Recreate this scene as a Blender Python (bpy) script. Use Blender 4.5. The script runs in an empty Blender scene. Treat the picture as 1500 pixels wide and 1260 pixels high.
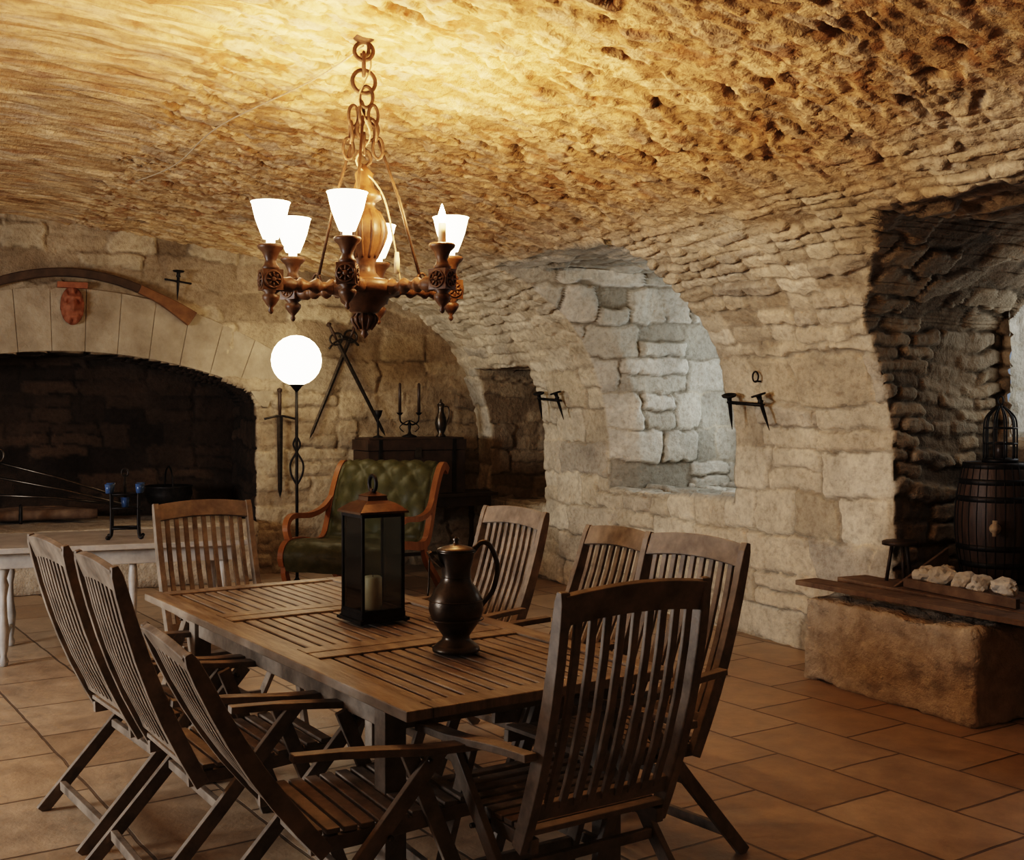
import bpy, bmesh, math, random, bisect
import numpy as np
from mathutils import Vector, Matrix, noise
random.seed(7)
V=Vector
SC=bpy.context.scene
def link(o): SC.collection.objects.link(o); return o

# ------------------------------------------------------------------ frames
P0=V((1.60,8.26,0)); RA=math.radians(116.74)
R=Matrix.Translation(P0)@Matrix.Rotation(RA,4,'Z')        # room frame: x=t (along wall), y=delta (into room), z up
N0=V((-0.293,3.21,0)); TA=math.radians(123.7)
T=Matrix.Translation(N0)@Matrix.Rotation(TA,4,'Z')        # table frame: x=u (long axis), y=-v
TE=4.35                                                    # end wall position
def Rz(a): return Matrix.Rotation(math.radians(a),4,'Z')
def Rx(a): return Matrix.Rotation(math.radians(a),4,'X')
def Ry(a): return Matrix.Rotation(math.radians(a),4,'Y')
def Tr(x,y,z): return Matrix.Translation((x,y,z))

# ------------------------------------------------------------------ materials
def newmat(name):
    m=bpy.data.materials.new(name); m.use_nodes=True
    nt=m.node_tree; b=nt.nodes['Principled BSDF']
    return m,nt,b
class G:
    def __init__(s,nt): s.nt=nt
    def n(s,t,**k):
        x=s.nt.nodes.new(t)
        for a,b in k.items(): setattr(x,a,b)
        return x
    def l(s,a,b): s.nt.links.new(a,b)
    def val(s,sock,v):
        if hasattr(v,'is_output'): s.l(v,sock)
        else: sock.default_value=v
    def math(s,op,a,b=0.0,clamp=False):
        x=s.n('ShaderNodeMath',operation=op); x.use_clamp=clamp
        s.val(x.inputs[0],a); s.val(x.inputs[1],b); return x.outputs[0]
    def vmath(s,op,a,b=(0,0,0)):
        x=s.n('ShaderNodeVectorMath',operation=op)
        s.val(x.inputs[0],a); s.val(x.inputs[1],b); return x.outputs[0]
    def scale(s,a,f):
        x=s.n('ShaderNodeVectorMath',operation='SCALE'); s.val(x.inputs[0],a); s.val(x.inputs['Scale'],f); return x.outputs[0]
    def noise(s,vec,sc,det=4,rough=.55,out='Fac'):
        x=s.n('ShaderNodeTexNoise'); s.l(vec,x.inputs['Vector']); x.inputs['Scale'].default_value=sc
        x.inputs['Detail'].default_value=det; x.inputs['Roughness'].default_value=rough
        return x.outputs[out]
    def mix(s,f,a,b,bt='MIX'):
        x=s.n('ShaderNodeMix',data_type='RGBA',blend_type=bt)
        s.val(x.inputs[0],f); s.val(x.inputs[6],a); s.val(x.inputs[7],b); return x.outputs[2]
    def ramp(s,f,stops):
        x=s.n('ShaderNodeValToRGB'); s.l(f,x.inputs[0]); e=x.color_ramp.elements
        while len(e)<len(stops): e.new(.5)
        for i,(p,c) in enumerate(stops):
            e[i].position=p; e[i].color=(c[0],c[1],c[2],1)
        return x.outputs[0]
def c4(c): return (c[0],c[1],c[2],1)
def m_masonry(name,bump=.8):
    """stone: per-stone colour comes from the masonry mesh's own colour layer, grain is procedural noise"""
    m,nt,b=newmat(name); g=G(nt)
    at=g.n('ShaderNodeVertexColor',layer_name='stone').outputs[0]
    tc=g.n('ShaderNodeTexCoord').outputs['Object']
    f=g.noise(tc,24,4,.68)
    g.l(g.mix(1.0,at,g.ramp(f,[(.30,(.74,.70,.66)),(.5,(.99,.98,.97)),(.70,(1.16,1.15,1.14))]),'MULTIPLY'),b.inputs['Base Color'])
    b.inputs['Roughness'].default_value=.93; b.inputs['Specular IOR Level'].default_value=.15
    bp=g.n('ShaderNodeBump'); bp.inputs['Strength'].default_value=bump; bp.inputs['Distance'].default_value=.02
    g.l(f,bp.inputs['Height']); g.l(bp.outputs[0],b.inputs['Normal']); return m
def m_plain(name,ca,cb,rough=.8,sc=8,bump=.3,metal=0,spec=.4,bd=.01,coat=0,stretch=(1,1,1)):
    m,nt,b=newmat(name); g=G(nt)
    tc=g.n('ShaderNodeTexCoord').outputs['Object']; tc=g.vmath('MULTIPLY',tc,stretch)
    n=g.noise(tc,sc,4,.65)
    g.l(g.ramp(n,[(.3,ca),(.7,cb)]),b.inputs['Base Color'])
    b.inputs['Roughness'].default_value=rough; b.inputs['Metallic'].default_value=metal
    b.inputs['Specular IOR Level'].default_value=spec; b.inputs['Coat Weight'].default_value=coat
    if bump>0:
        bp=g.n('ShaderNodeBump'); bp.inputs['Strength'].default_value=bump; bp.inputs['Distance'].default_value=bd
        g.l(g.noise(tc,sc*3,3,.65),bp.inputs['Height']); g.l(bp.outputs[0],b.inputs['Normal'])
    return m
def m_emit(name,col,st,base=(.9,.9,.88)):
    m,nt,b=newmat(name)
    b.inputs['Base Color'].default_value=c4(base); b.inputs['Emission Color'].default_value=c4(col)
    b.inputs['Emission Strength'].default_value=st; b.inputs['Roughness'].default_value=.5
    return m
def m_floor():
    m,nt,b=newmat('terracotta_flagstones'); g=G(nt)
    uv=g.n('ShaderNodeTexCoord').outputs['Object']
    n=g.noise(uv,3,2,.6,'Color')
    v=g.vmath('ADD',uv,g.scale(g.vmath('SUBTRACT',n,(.5,.5,.5)),.02))
    br=g.n('ShaderNodeTexBrick'); g.l(v,br.inputs['Vector']); br.offset=.5; br.inputs['Scale'].default_value=1
    br.inputs['Brick Width'].default_value=.62; br.inputs['Row Height'].default_value=.46; br.inputs['Mortar Size'].default_value=.008
    br.inputs['Mortar Smooth'].default_value=.3
    br.inputs['Color1'].default_value=(.36,.275,.19,1); br.inputs['Color2'].default_value=(.49,.395,.295,1); br.inputs['Mortar'].default_value=(.15,.115,.085,1)
    f=g.noise(uv,6,5,.65); big=g.noise(uv,1.3,2,.5)
    col=g.mix(.8,br.outputs['Color'],g.ramp(f,[(.3,(.62,.58,.54)),(.7,(1.2,1.15,1.1))]),'MULTIPLY')
    col=g.mix(.6,col,g.ramp(big,[(.35,(.75,.72,.7)),(.65,(1.1,1.1,1.1))]),'MULTIPLY')
    g.l(col,b.inputs['Base Color'])
    g.l(g.ramp(f,[(.3,(.34,)*3),(.7,(.54,)*3)]),b.inputs['Roughness'])
    bp=g.n('ShaderNodeBump'); bp.inputs['Strength'].default_value=.7; bp.inputs['Distance'].default_value=.014
    h=g.math('SUBTRACT',g.math('MULTIPLY',f,.8),br.outputs['Fac'])
    g.l(h,bp.inputs['Height']); g.l(bp.outputs[0],b.inputs['Normal']); return m
def m_glass():
    m,nt,b=newmat('clear_glass_pane'); g=G(nt)
    t=g.n('ShaderNodeBsdfTransparent'); gl=g.n('ShaderNodeBsdfGlossy'); gl.inputs['Roughness'].default_value=.05
    t.inputs[0].default_value=(.93,.95,.92,1)
    mx=g.n('ShaderNodeMixShader'); fr=g.n('ShaderNodeFresnel'); g.l(g.math('ADD',fr.outputs[0],.03),mx.inputs[0]); g.l(t.outputs[0],mx.inputs[1]); g.l(gl.outputs[0],mx.inputs[2])
    g.l(mx.outputs[0],nt.nodes['Material Output'].inputs['Surface']); return m

M={}
M['mas']=m_masonry('rubble_masonry')
M['floor']=m_floor()
M['cream']=m_plain('dressed_limestone',(.24,.19,.13),(.43,.36,.265),.9,3,.8,bd=.03)
M['rock']=m_plain('rough_bench_stone',(.31,.25,.18),(.54,.46,.36),.93,9,1.0,bd=.02)
M['white']=m_plain('white_quartz_rock',(.46,.41,.34),(.70,.65,.57),.8,6,.6,bd=.02)
M['teak']=m_plain('weathered_teak',(.10,.079,.060),(.285,.235,.185),.50,9,.35,bd=.004)
M['teaktop']=m_plain('weathered_teak_tabletop',(.12,.092,.068),(.33,.27,.21),.42,7,.4,bd=.004,stretch=(.6,4,1))
M['carved']=m_plain('carved_oak',(.055,.026,.012),(.17,.088,.04),.42,14,.4,bd=.004)
M['iron']=m_plain('wrought_iron',(.012,.011,.010),(.035,.03,.027),.5,20,0,metal=.7)
M['rust']=m_plain('rusty_chain_iron',(.05,.03,.018),(.14,.085,.05),.6,25,0,metal=.6)
M['pewter']=m_plain('dark_pewter',(.06,.05,.04),(.14,.12,.10),.33,10,.15,metal=.9,bd=.003)
M['steel']=m_plain('aged_sword_steel',(.025,.022,.018),(.07,.06,.05),.4,18,0,metal=.7)
M['leather']=m_plain('green_leather',(.045,.042,.012),(.085,.078,.028),.48,12,0,spec=.35)
M['mahog']=m_plain('mahogany_frame',(.20,.07,.02),(.36,.15,.05),.38,8,0,coat=.2,stretch=(1,1,.3))
M['yoke']=m_plain('worn_brown_wood',(.10,.045,.018),(.22,.11,.045),.55,8,.3)
M['darkwood']=m_plain('dark_oak',(.03,.018,.011),(.075,.045,.028),.5,9,.3,bd=.004)
M['barrel']=m_plain('barrel_oak',(.03,.019,.013),(.085,.052,.034),.5,10,.4,bd=.005,stretch=(3,3,.4))
M['plank']=m_plain('rough_plank',(.10,.062,.038),(.22,.15,.095),.75,8,.5,bd=.005)
M['paint']=m_plain('greyed_white_painted_wood',(.27,.25,.225),(.46,.43,.39),.42,7,0)
M['terra']=m_plain('terracotta_mask',(.20,.075,.035),(.34,.135,.07),.75,15,.3)
M['wax']=m_plain('ivory_candle_wax',(.62,.52,.36),(.74,.64,.47),.45,5,0)
M['darkwax']=m_plain('dark_candle_wax',(.03,.02,.015),(.06,.04,.03),.4,5,0)
M['rope']=m_plain('cotton_cord',(.30,.22,.14),(.48,.38,.26),.9,40,0)
M['copper']=m_plain('aged_copper_roof',(.05,.03,.018),(.13,.075,.04),.45,12,.2,metal=.6,bd=.003)
M['glass']=m_glass()
M['blueglass']=m_plain('blue_votive_glass',(.02,.05,.12),(.05,.10,.2),.15,5,0)
M['shade']=m_emit('frosted_glass_shade',(1,.84,.60),5)
M['bulb']=m_emit('flame_bulb',(1,.72,.38),50)
M['globe']=m_emit('opal_glass_globe',(1,.84,.60),6.5)

# ------------------------------------------------------------------ numpy noise for masonry relief
MK=np.uint64(0xffffffff)
def h2(ix,iy,s):
    a=(ix.astype(np.int64).astype(np.uint64)*np.uint64(374761393)+iy.astype(np.int64).astype(np.uint64)*np.uint64(668265263)+np.uint64(s*98245165+77))&MK
    a=((a^(a>>np.uint64(13)))*np.uint64(1274126177))&MK
    a=((a^(a>>np.uint64(15)))*np.uint64(2246822519))&MK
    return ((a^(a>>np.uint64(16)))&np.uint64(0xffffff)).astype(np.float64)/float(0xffffff)
def vn(x,y,s):
    ix=np.floor(x); iy=np.floor(y); fx=x-ix; fy=y-iy; fx=fx*fx*(3-2*fx); fy=fy*fy*(3-2*fy)
    return (h2(ix,iy,s)*(1-fx)+h2(ix+1,iy,s)*fx)*(1-fy)+(h2(ix,iy+1,s)*(1-fx)+h2(ix+1,iy+1,s)*fx)*fy
def fbm(x,y,s,o=4,g=.55):
    t=0;a=1;n=0
    for k in range(o): t=t+a*vn(x*2**k+k*17.3,y*2**k+k*9.1,s+k); n+=a; a*=g
    return t/n
def sst(x,a,b): 
    t=np.clip((x-a)/(b-a),0,1); return t*t*(3-2*t)
def pal(cols,v):
    cols=np.array(cols); k=np.clip(v,0,.9999)*(len(cols)-1); i=k.astype(int); f=(k-i)[:,None]; return cols[i]*(1-f)+cols[i+1]*f
def courses(x,y,h,w,s,dist):
    xw=x+dist*2*(fbm(x*2.3,y*2.3,s+40,3)-.5); yw=y+dist*1.2*(fbm(x*1.7+9,y*1.7,s+50,3)-.5)+.5*h*np.sin(y*1.3/h*.3)
    xw=xw+.03*(vn(x*14,y*14,s+60)-.5); yw=yw+.03*(vn(x*14,y*14,s+61)-.5)
    r=np.floor(yw/h); fy=yw/h-r; wr=w*(.65+.9*h2(r,r*0+1,s)); off=h2(r,r*0,s)*w*3
    q=(xw+off)/wr; c=np.floor(q); fx=q-c
    j0=(h2(r,c,s+7)-.5)*.5; j1=(h2(r,c+1,s+7)-.5)*.5
    left=fx<j0; right=fx>1+j1
    c=np.where(left,c-1,np.where(right,c+1,c)); fx=q-c
    j0=(h2(r,c,s+7)-.5)*.5; j1=(h2(r,c+1,s+7)-.5)*.5
    ex=np.minimum(fx-j0,1+j1-fx)*wr; ey=np.minimum(fy,1-fy)*h
    idd=h2(r,c,s+3); spl=(h2(r,c,s+4)>.62)&(h>.12); e2=np.abs(fy-.5)*h
    ey=np.where(spl,np.minimum(ey,e2),ey); idd=np.where(spl&(fy>.5),h2(r,c,s+13),idd)
    rr=.035; e=np.where((ex<rr)&(ey<rr),rr-np.sqrt(np.maximum(0,(rr-ex)**2+(rr-ey)**2)),np.minimum(ex,ey))
    return e,idd,(fx-.5),(fy-.5)
def worley(x,y,s):
    ix=np.floor(x); iy=np.floor(y); f1=np.full(x.shape,9.);f2=f1.copy(); idd=f1*0; dx1=f1*0; dy1=f1*0
    for a in(-1,0,1):
        for b in(-1,0,1):
            cx=ix+a; cy=iy+b; px=cx+h2(cx,cy,s); py=cy+h2(cx,cy,s+1); d=np.hypot(px-x,py-y)
            c=d<f1; f2=np.where(c,f1,np.minimum(f2,d)); f1=np.where(c,d,f1); idd=np.where(c,h2(cx,cy,s+2),idd); dx1=np.where(c,x-px,dx1); dy1=np.where(c,y-py,dy1)
    return f1,f2,idd,dx1,dy1
WALLC=[(.36,.30,.215),(.54,.475,.365),(.68,.62,.50),(.46,.395,.29),(.63,.55,.42),(.42,.385,.32)]
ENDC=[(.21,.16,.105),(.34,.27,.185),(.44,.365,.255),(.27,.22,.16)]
SOOTC=[(.014,.010,.008),(.04,.028,.02),(.08,.054,.036),(.025,.018,.014)]
CEILC=[(.32,.20,.10),(.52,.365,.20),(.68,.50,.30),(.44,.345,.245)]
def st_rubble(x,y,h=.29,w=.50,s=1,cols=WALLC,mortar=(.58,.505,.385),dist=.09,relief=.9,white=.15,dk=.45):
    e,i,fx,fy=courses(x,y,h,w,s,dist)
    n1=fbm(x*3.5,y*3.5,s+20,5,.6); n2=fbm(x*18,y*18,s+30,3,.6)
    e=e+(n2-.5)*.014
    m=sst(e,.003,.012); mm=sst(e,.002,.020)
    flush=sst(fbm(x*2,y*2,s+95,3),.50,.62)                        # places where the mortar is flush
    H=.026*mm*(1-.7*flush)*(.6+.8*i)+.030*(i-.5)*m+.034*(n1-.5)+.014*(n2-.5)+ (fy*(h2(np.floor(i*999),i*0,5)-.5)*.04)*m
    C=pal(cols,i); mo=np.array(mortar)*np.ones_like(C)*(1-dk*(1-flush))[:,None]
    C=mo*(1-m[:,None])+C*m[:,None]
    wash=sst(fbm(x*1.3,y*1.3,s+70,4),.46,.64)*white*1.3
    C=C*(1-wash[:,None])+np.array(mortar)*1.1*wash[:,None]
    C=C*(.66+.68*fbm(x*4,y*4,s+80,4,.6))[:,None]
    return H*relief,C
def st_ceiling(x,y,s=200):
    xd=x+.20*(fbm(x*2.1,y*2.1,s+1,4)-.5)+.04*(vn(x*19,y*15,s+8)-.5)+.016*(vn(x*45,y*41,s+18)-.5); yd=y+.26*(fbm(x*1.9+5,y*1.7,s+2,4)-.5)+.06*(vn(x*17,y*13,s+9)-.5)
    sx=xd+.25*yd; ly=yd-.25*xd                                    # bedding of the vault stones
    f1,f2,i,dy,dx=worley(sx/.065,ly/.15,s); e=f2-f1
    m=sst(e,.02,.13)
    n1=fbm(x*3,y*3,s+20,5,.6); n2=fbm(x*26,y*21,s+30,3,.6)
    til=h2(np.floor(i*9999),i*0,6)-.3
    H=.024*(i-.5)*m+.008*m+.030*til*dy*m+.026*(n1-.5)+.016*(n2-.5)
    pit=sst(h2(np.floor(i*7777),i*0,8),.915,.92)*sst(e+.25*(n2-.5),.03,.14)*sst(dy,-.5,-.2)
    H=H-.034*pit
    C=pal(CEILC,h2(np.floor(i*5555),i*0,11)); mo=np.array((.46,.29,.135))*np.ones_like(C); C=mo*(1-m[:,None])*.8+C*m[:,None]*1
    C=C*(.62+.76*fbm(x*5,y*5,s+80,4,.62))[:,None]
    ch=sst(fbm(x*14,y*10,s+90,3,.6),.58,.66)*.6*sst(n1,.35,.6)
    C=C*(1-ch[:,None])+np.array((.24,.10,.035))*ch[:,None]
    C=C*(1-.55*pit[:,None])
    return H,C
def st_vault(x,y):
    h1,c1=st_rubble(x,y)
    h3,c3=st_rubble(x,y,h=.095,w=.28,s=9,dist=.10,white=.25,relief=.75,dk=.4)
    h2_,c2=st_ceiling(x,y)
    w=y+.9*(fbm(x*1.1,y*1.1,300,3)-.5)
    sel=sst(w,1.85,2.05); b=sst(w,2.9,3.7)
    H=h1*(1-sel)+h3*sel; C=c1*(1-sel[:,None])+c3*sel[:,None]
    return H*(1-b)+h2_*b, C*(1-b[:,None])+c2*b[:,None]
STY={0:st_vault,1:lambda x,y:st_rubble(x,y,.25,.42,33,[(.32,.30,.25),(.50,.47,.40),(.60,.57,.50),(.42,.40,.34)],(.48,.43,.34),dist=.08,white=.05,relief=1.1,dk=.5),
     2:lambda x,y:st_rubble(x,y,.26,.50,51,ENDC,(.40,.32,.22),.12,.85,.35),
     3:lambda x,y:st_rubble(x,y,.22,.45,71,SOOTC,(.045,.032,.023),.12,.7,.3),
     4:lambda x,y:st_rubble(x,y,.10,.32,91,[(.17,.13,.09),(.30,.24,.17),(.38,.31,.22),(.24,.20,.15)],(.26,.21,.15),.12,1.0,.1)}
def relief(me,sty,uvs,mids):
    n=len(me.vertices); co=np.empty(n*3); me.vertices.foreach_get('co',co); co=co.reshape(-1,3)
    nr=np.empty(n*3); me.vertex_normals.foreach_get('vector',nr); nr=nr.reshape(-1,3)
    H=np.zeros(n); C=np.ones((n,4))
    uvs=np.array(uvs); mids=np.array(mids)
    for k in set(mids.tolist()):
        q=np.where(mids==k)[0]; h,c=STY[k](uvs[q,0],uvs[q,1]); H[q]=h; C[q,:3]=np.clip(c,0.005,.95)
    co=co+nr*H[:,None]; me.vertices.foreach_set('co',co.ravel())
    a=me.color_attributes.new('stone','FLOAT_COLOR','POINT'); a.data.foreach_set('color',C.astype(np.float32).ravel()); me.update()

# ------------------------------------------------------------------ mesh builder
class B:
    def __init__(s): s.v=[]; s.f=[]; s.mi=[]; s.sm=[]; s.mats=[]
    def m(s,mat):
        if mat not in s.mats: s.mats.append(mat)
        return s.mats.index(mat)
    def add(s,vs,fs,mat,Mx=None,smooth=False):
        o=len(s.v); k=s.m(mat)
        for p in vs:
            p=V(p); s.v.append(Mx@p if Mx else p)
        for f in fs: s.f.append([i+o for i in f]); s.mi.append(k); s.sm.append(smooth)
    def box(s,c,sz,mat,Mx=None):
        x,y,z=[q/2 for q in sz]; c=V(c)
        vs=[c+V((a*x,b*y,d*z)) for a in(-1,1) for b in(-1,1) for d in(-1,1)]
        s.add(vs,[(0,1,3,2),(4,6,7,5),(0,4,5,1),(2,3,7,6),(0,2,6,4),(1,5,7,3)],mat,Mx)
    def sweep(s,pts,w,d,mat,side=(1,0,0),Mx=None,smooth=False):
        pts=[V(p) for p in pts]; side=V(side).normalized(); n=len(pts); vs=[]
        for i,p in enumerate(pts):
            a=pts[max(i-1,0)]; b=pts[min(i+1,n-1)]; t=(b-a).normalized(); up=side.cross(t).normalized()
            ww=w[i] if isinstance(w,(list,tuple)) else w; dd=d[i] if isinstance(d,(list,tuple)) else d
            for e,f in((-1,-1),(1,-1),(1,1),(-1,1)): vs.append(p+side*(e*ww/2)+up*(f*dd/2))
        fs=[(3,2,1,0),tuple(4*(n-1)+k for k in range(4))]
        for i in range(n-1):
            for k in range(4): fs.append((4*i+k,4*i+(k+1)%4,4*i+4+(k+1)%4,4*i+4+k))
        s.add(vs,fs,mat,Mx,smooth)
    def tube(s,pts,r,mat,seg=8,closed=False,Mx=None):
        pts=[V(p) for p in pts]; n=len(pts); vs=[]; up=None
        for i,p in enumerate(pts):
            a=pts[(i-1)%n] if closed else pts[max(i-1,0)]; b=pts[(i+1)%n] if closed else pts[min(i+1,n-1)]
            t=(b-a).normalized()
            if up is None: up=t.orthogonal().normalized()
            up=(up-t*up.dot(t)).normalized(); sd=t.cross(up); rr=r[i] if isinstance(r,(list,tuple)) else r
            for k in range(seg):
                an=2*math.pi*k/seg; vs.append(p+(up*math.cos(an)+sd*math.sin(an))*rr)
        fs=[]; m=n if closed else n-1
        for i in range(m):
            j=(i+1)%n
            for k in range(seg): fs.append((i*seg+k,i*seg+(k+1)%seg,j*seg+(k+1)%seg,j*seg+k))
        if not closed: fs+= [tuple(reversed(range(seg))),tuple((n-1)*seg+k for k in range(seg))]
        s.add(vs,fs,mat,Mx,True)
    def lathe(s,prof,mat,Mx=None,seg=20,smooth=True,cap=True):
        vs=[];n=len(prof)
        for r,z in prof:
            for k in range(seg):
                an=2*math.pi*(k+.5)/seg; vs.append((max(r,1e-4)*math.cos(an),max(r,1e-4)*math.sin(an),z))
        fs=[]
        for i in range(n-1):
            for k in range(seg): fs.append((i*seg+k,i*seg+(k+1)%seg,(i+1)*seg+(k+1)%seg,(i+1)*seg+k))
        if prof[0][0]>.002: fs.append(tuple(reversed(range(seg))))
        if prof[-1][0]>.002 and cap: fs.append(tuple((n-1)*seg+k for k in range(seg)))
        s.add(vs,fs,mat,Mx,smooth)
    def ring(s,c,rx,rz,r,mat,Mx=None,seg=8,n=24):
        pts=[V(c)+V((rx*math.cos(2*math.pi*i/n),0,rz*math.sin(2*math.pi*i/n))) for i in range(n)]
        s.tube(pts,r,mat,seg,True,Mx)
    def ball(s,c,r,mat,Mx=None,seg=20):
        prof=[(r*math.sin(math.pi*i/12),-r*math.cos(math.pi*i/12)) for i in range(13)]
        s.lathe(prof,mat,(Mx or Matrix())@Matrix.Translation(c),seg)
    def mesh(s,name):
        me=bpy.data.meshes.new(name); me.from_pydata(s.v,[],s.f)
        for m in s.mats: me.materials.append(m)
        me.polygons.foreach_set('material_index',s.mi); me.polygons.foreach_set('use_smooth',s.sm)
        bm=bmesh.new(); bm.from_mesh(me); bmesh.ops.recalc_face_normals(bm,faces=bm.faces); bm.to_mesh(me); bm.free()
        return me
    def obj(s,name,Mx=None,bevel=0):
        o=bpy.data.objects.new(name,s.mesh(name)); link(o)
        if Mx: o.matrix_world=Mx
        if bevel: addbev(o,bevel)
        return o
def addbev(o,w):
    b=o.modifiers.new('bevel','BEVEL'); b.width=w; b.segments=2; b.limit_method='ANGLE'; b.angle_limit=math.radians(50)
def cat(pts,k=8):
    pts=[V(p) for p in pts]; out=[]
    for i in range(len(pts)-1):
        p0=pts[max(i-1,0)];p1=pts[i];p2=pts[i+1];p3=pts[min(i+2,len(pts)-1)]
        for j in range(k):
            t=j/k
            out.append(.5*((2*p1)+(p2-p0)*t+(2*p0-5*p1+4*p2-p3)*t*t+(3*p1-p0-3*p2+p3)*t**3))
    out.append(pts[-1]); return out

# ------------------------------------------------------------------ vault profile
half=[(0,0,0),(0,.7,0),(0,1.25,0),(.05,1.62,0),(.2,2.03,0),(.5,2.41,0),(1.06,2.72,0),(2.18,3.00,0),(3.46,3.18,0),(4.9,3.30,0)]
full=half+[(9.8-x,y,0) for x,y,_ in reversed(half[:-1])]
pp=cat(full,10)
arc=[0]
for i in range(1,len(pp)): arc.append(arc[-1]+(pp[i]-pp[i-1]).length)
_ac={}
def at_arc(s):
    if s in _ac: return _ac[s]
    i=min(max(bisect.bisect_left(arc,s-1e-9),1),len(arc)-1)
    f=min(1,(s-arc[i-1])/max(arc[i]-arc[i-1],1e-9)); r=pp[i-1].lerp(pp[i],f); _ac[s]=r; return r
def zceil(d):
    for i in range(1,len(pp)):
        if pp[i-1].x<=d<=pp[i].x and pp[i].x>pp[i-1].x:
            f=(d-pp[i-1].x)/(pp[i].x-pp[i-1].x); return pp[i-1].y+(pp[i].y-pp[i-1].y)*f
    return 0
def frange(a,b,h):
    n=max(1,round((b-a)/h)); return [a+(b-a)*i/n for i in range(n+1)]

def build_shell(I,J,pos,uvf,skip,ext,K,sty0,styx,want,namer,Mx):
    vs=[];vid={};UV=[];MI=[];F=[]
    def vert(key,p,uv,mi):
        r=vid.get(key)
        if r is None:
            r=len(vs); vid[key]=r; vs.append((p[0],p[1],p[2])); UV.append(uv); MI.append(mi)
        return r
    nI,nJ=len(I),len(J)
    mi_=[(I[i]+I[i+1])/2 for i in range(nI-1)]; mj=[(J[j]+J[j+1])/2 for j in range(nJ-1)]
    sk=[[skip(a,b) for b in mj] for a in mi_]
    def vg(i,j): return vert((i,j),pos(I[i],J[j]),uvf(I[i],J[j]),sty0)
    for i in range(nI-1):
        for j in range(nJ-1):
            if not sk[i][j]: F.append((vg(i,j),vg(i+1,j),vg(i+1,j+1),vg(i,j+1)))
    for i in range(nI-1):
        for j in range(nJ-1):
            o=sk[i][j]
            if not o: continue
            for (a,b,di,dj,kind) in(((i,j),(i+1,j),0,-1,'h'),((i+1,j),(i+1,j+1),1,0,'v'),((i+1,j+1),(i,j+1),0,1,'h'),((i,j+1),(i,j),-1,0,'v')):
                x,y=i+di,j+dj
                if 0<=x<nI-1 and 0<=y<nJ-1 and not sk[x][y]:
                    for k in range(K[o]):
                        q=[]
                        for (pt,kk) in((a,k),(b,k),(b,k+1),(a,k+1)):
                            if kk==0: q.append(vg(*pt)); continue
                            p,uvv=ext(V(pos(I[pt[0]],J[pt[1]])),kk/K[o],kind,o)
                            q.append(vert((pt[0],pt[1],kk,o),p,uvv,styx[o]))
                        F.append(tuple(q))
    me=bpy.data.meshes.new('shell'); me.from_pydata(vs,[],F)
    bm=bmesh.new(); bm.from_mesh(me); bmesh.ops.recalc_face_normals(bm,faces=bm.faces)
    s=0; bm.faces.ensure_lookup_table()
    for f in bm.faces[:4000]: s+=f.normal.dot(want(f.calc_center_median()))
    if s<0: bmesh.ops.reverse_faces(bm,faces=bm.faces)
    bm.to_mesh(me); bm.free(); me.update()
    relief(me,None,UV,MI)
    me.polygons.foreach_set('use_smooth',[True]*len(me.polygons))
    bm=bmesh.new(); bm.from_mesh(me); bm.faces.ensure_lookup_table()
    names={}
    for f in bm.faces: names.setdefault(namer(f.calc_center_median()),[]).append(f.index)
    for nm,ids in names.items():
        b2=bm.copy(); b2.faces.ensure_lookup_table(); ids=set(ids)
        if len(names)>1: bmesh.ops.delete(b2,geom=[f for f in b2.faces if f.index not in ids],context='FACES')
        m2=bpy.data.meshes.new(nm); b2.to_mesh(m2); b2.free(); m2.materials.append(M['mas'])
        o=bpy.data.objects.new(nm,m2); link(o); o.matrix_world=Mx
    bm.free()

ST=.0125
I=[-10+.6*i for i in range(9)]+frange(-4.8,TE+.03,ST)
tot=arc[-1]
J=frange(0,6.2,ST); J+= [x for x in frange(6.2,tot,.15)][1:]
def pos(t,s): p=at_arc(s); return (t,p.x,p.y)
def vskip(t,s):
    if s>4.2: return 0
    p=at_arc(s); z=p.y
    if 0<t<1.74 and .9<z<2.74: return 1
    if 2.85<t<4.05 and .66<z<2.0: return 2
    te=-1.5
    if z>2.1: te=-1.5-.62*((z-2.1)/.5)**1.3
    if -3.9<t<te and .5<z<2.62: return 3
    return 0
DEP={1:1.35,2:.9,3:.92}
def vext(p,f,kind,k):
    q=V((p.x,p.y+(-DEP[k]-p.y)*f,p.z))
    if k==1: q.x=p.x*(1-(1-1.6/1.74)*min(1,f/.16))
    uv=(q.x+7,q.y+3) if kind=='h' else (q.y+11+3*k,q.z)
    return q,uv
def vname(c):
    if c.y<1.15: return 'wall_right'
    if c.y>8.8: return 'wall_left'
    return 'ceiling'
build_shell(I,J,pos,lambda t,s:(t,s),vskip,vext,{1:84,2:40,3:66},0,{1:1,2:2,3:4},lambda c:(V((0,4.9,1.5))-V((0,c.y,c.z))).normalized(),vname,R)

def panel(name,t0,t1,z0,z1,y,hole,sty,Mx,step=.022):
    A=frange(t0,t1,step);Z=frange(z0,z1,step); vs=[];uv=[];f=[];vid={}
    def vt(i,j):
        if (i,j) not in vid: vid[(i,j)]=len(vs); vs.append((A[i],y,Z[j])); uv.append((A[i]+20,Z[j]))
        return vid[(i,j)]
    for i in range(len(A)-1):
        for j in range(len(Z)-1):
            a=(A[i]+A[i+1])/2;z=(Z[j]+Z[j+1])/2
            if hole and hole[0]<a<hole[1] and hole[2]<z<hole[3]: continue
            f.append((vt(i,j),vt(i,j+1),vt(i+1,j+1),vt(i+1,j)))
    me=bpy.data.meshes.new(name); me.from_pydata(vs,[],f); me.update(); relief(me,None,uv,[sty]*len(vs))
    me.materials.append(M['mas']); me.polygons.foreach_set('use_smooth',[True]*len(f))
    o=bpy.data.objects.new(name,me); link(o); o.matrix_world=Mx; return o
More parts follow.
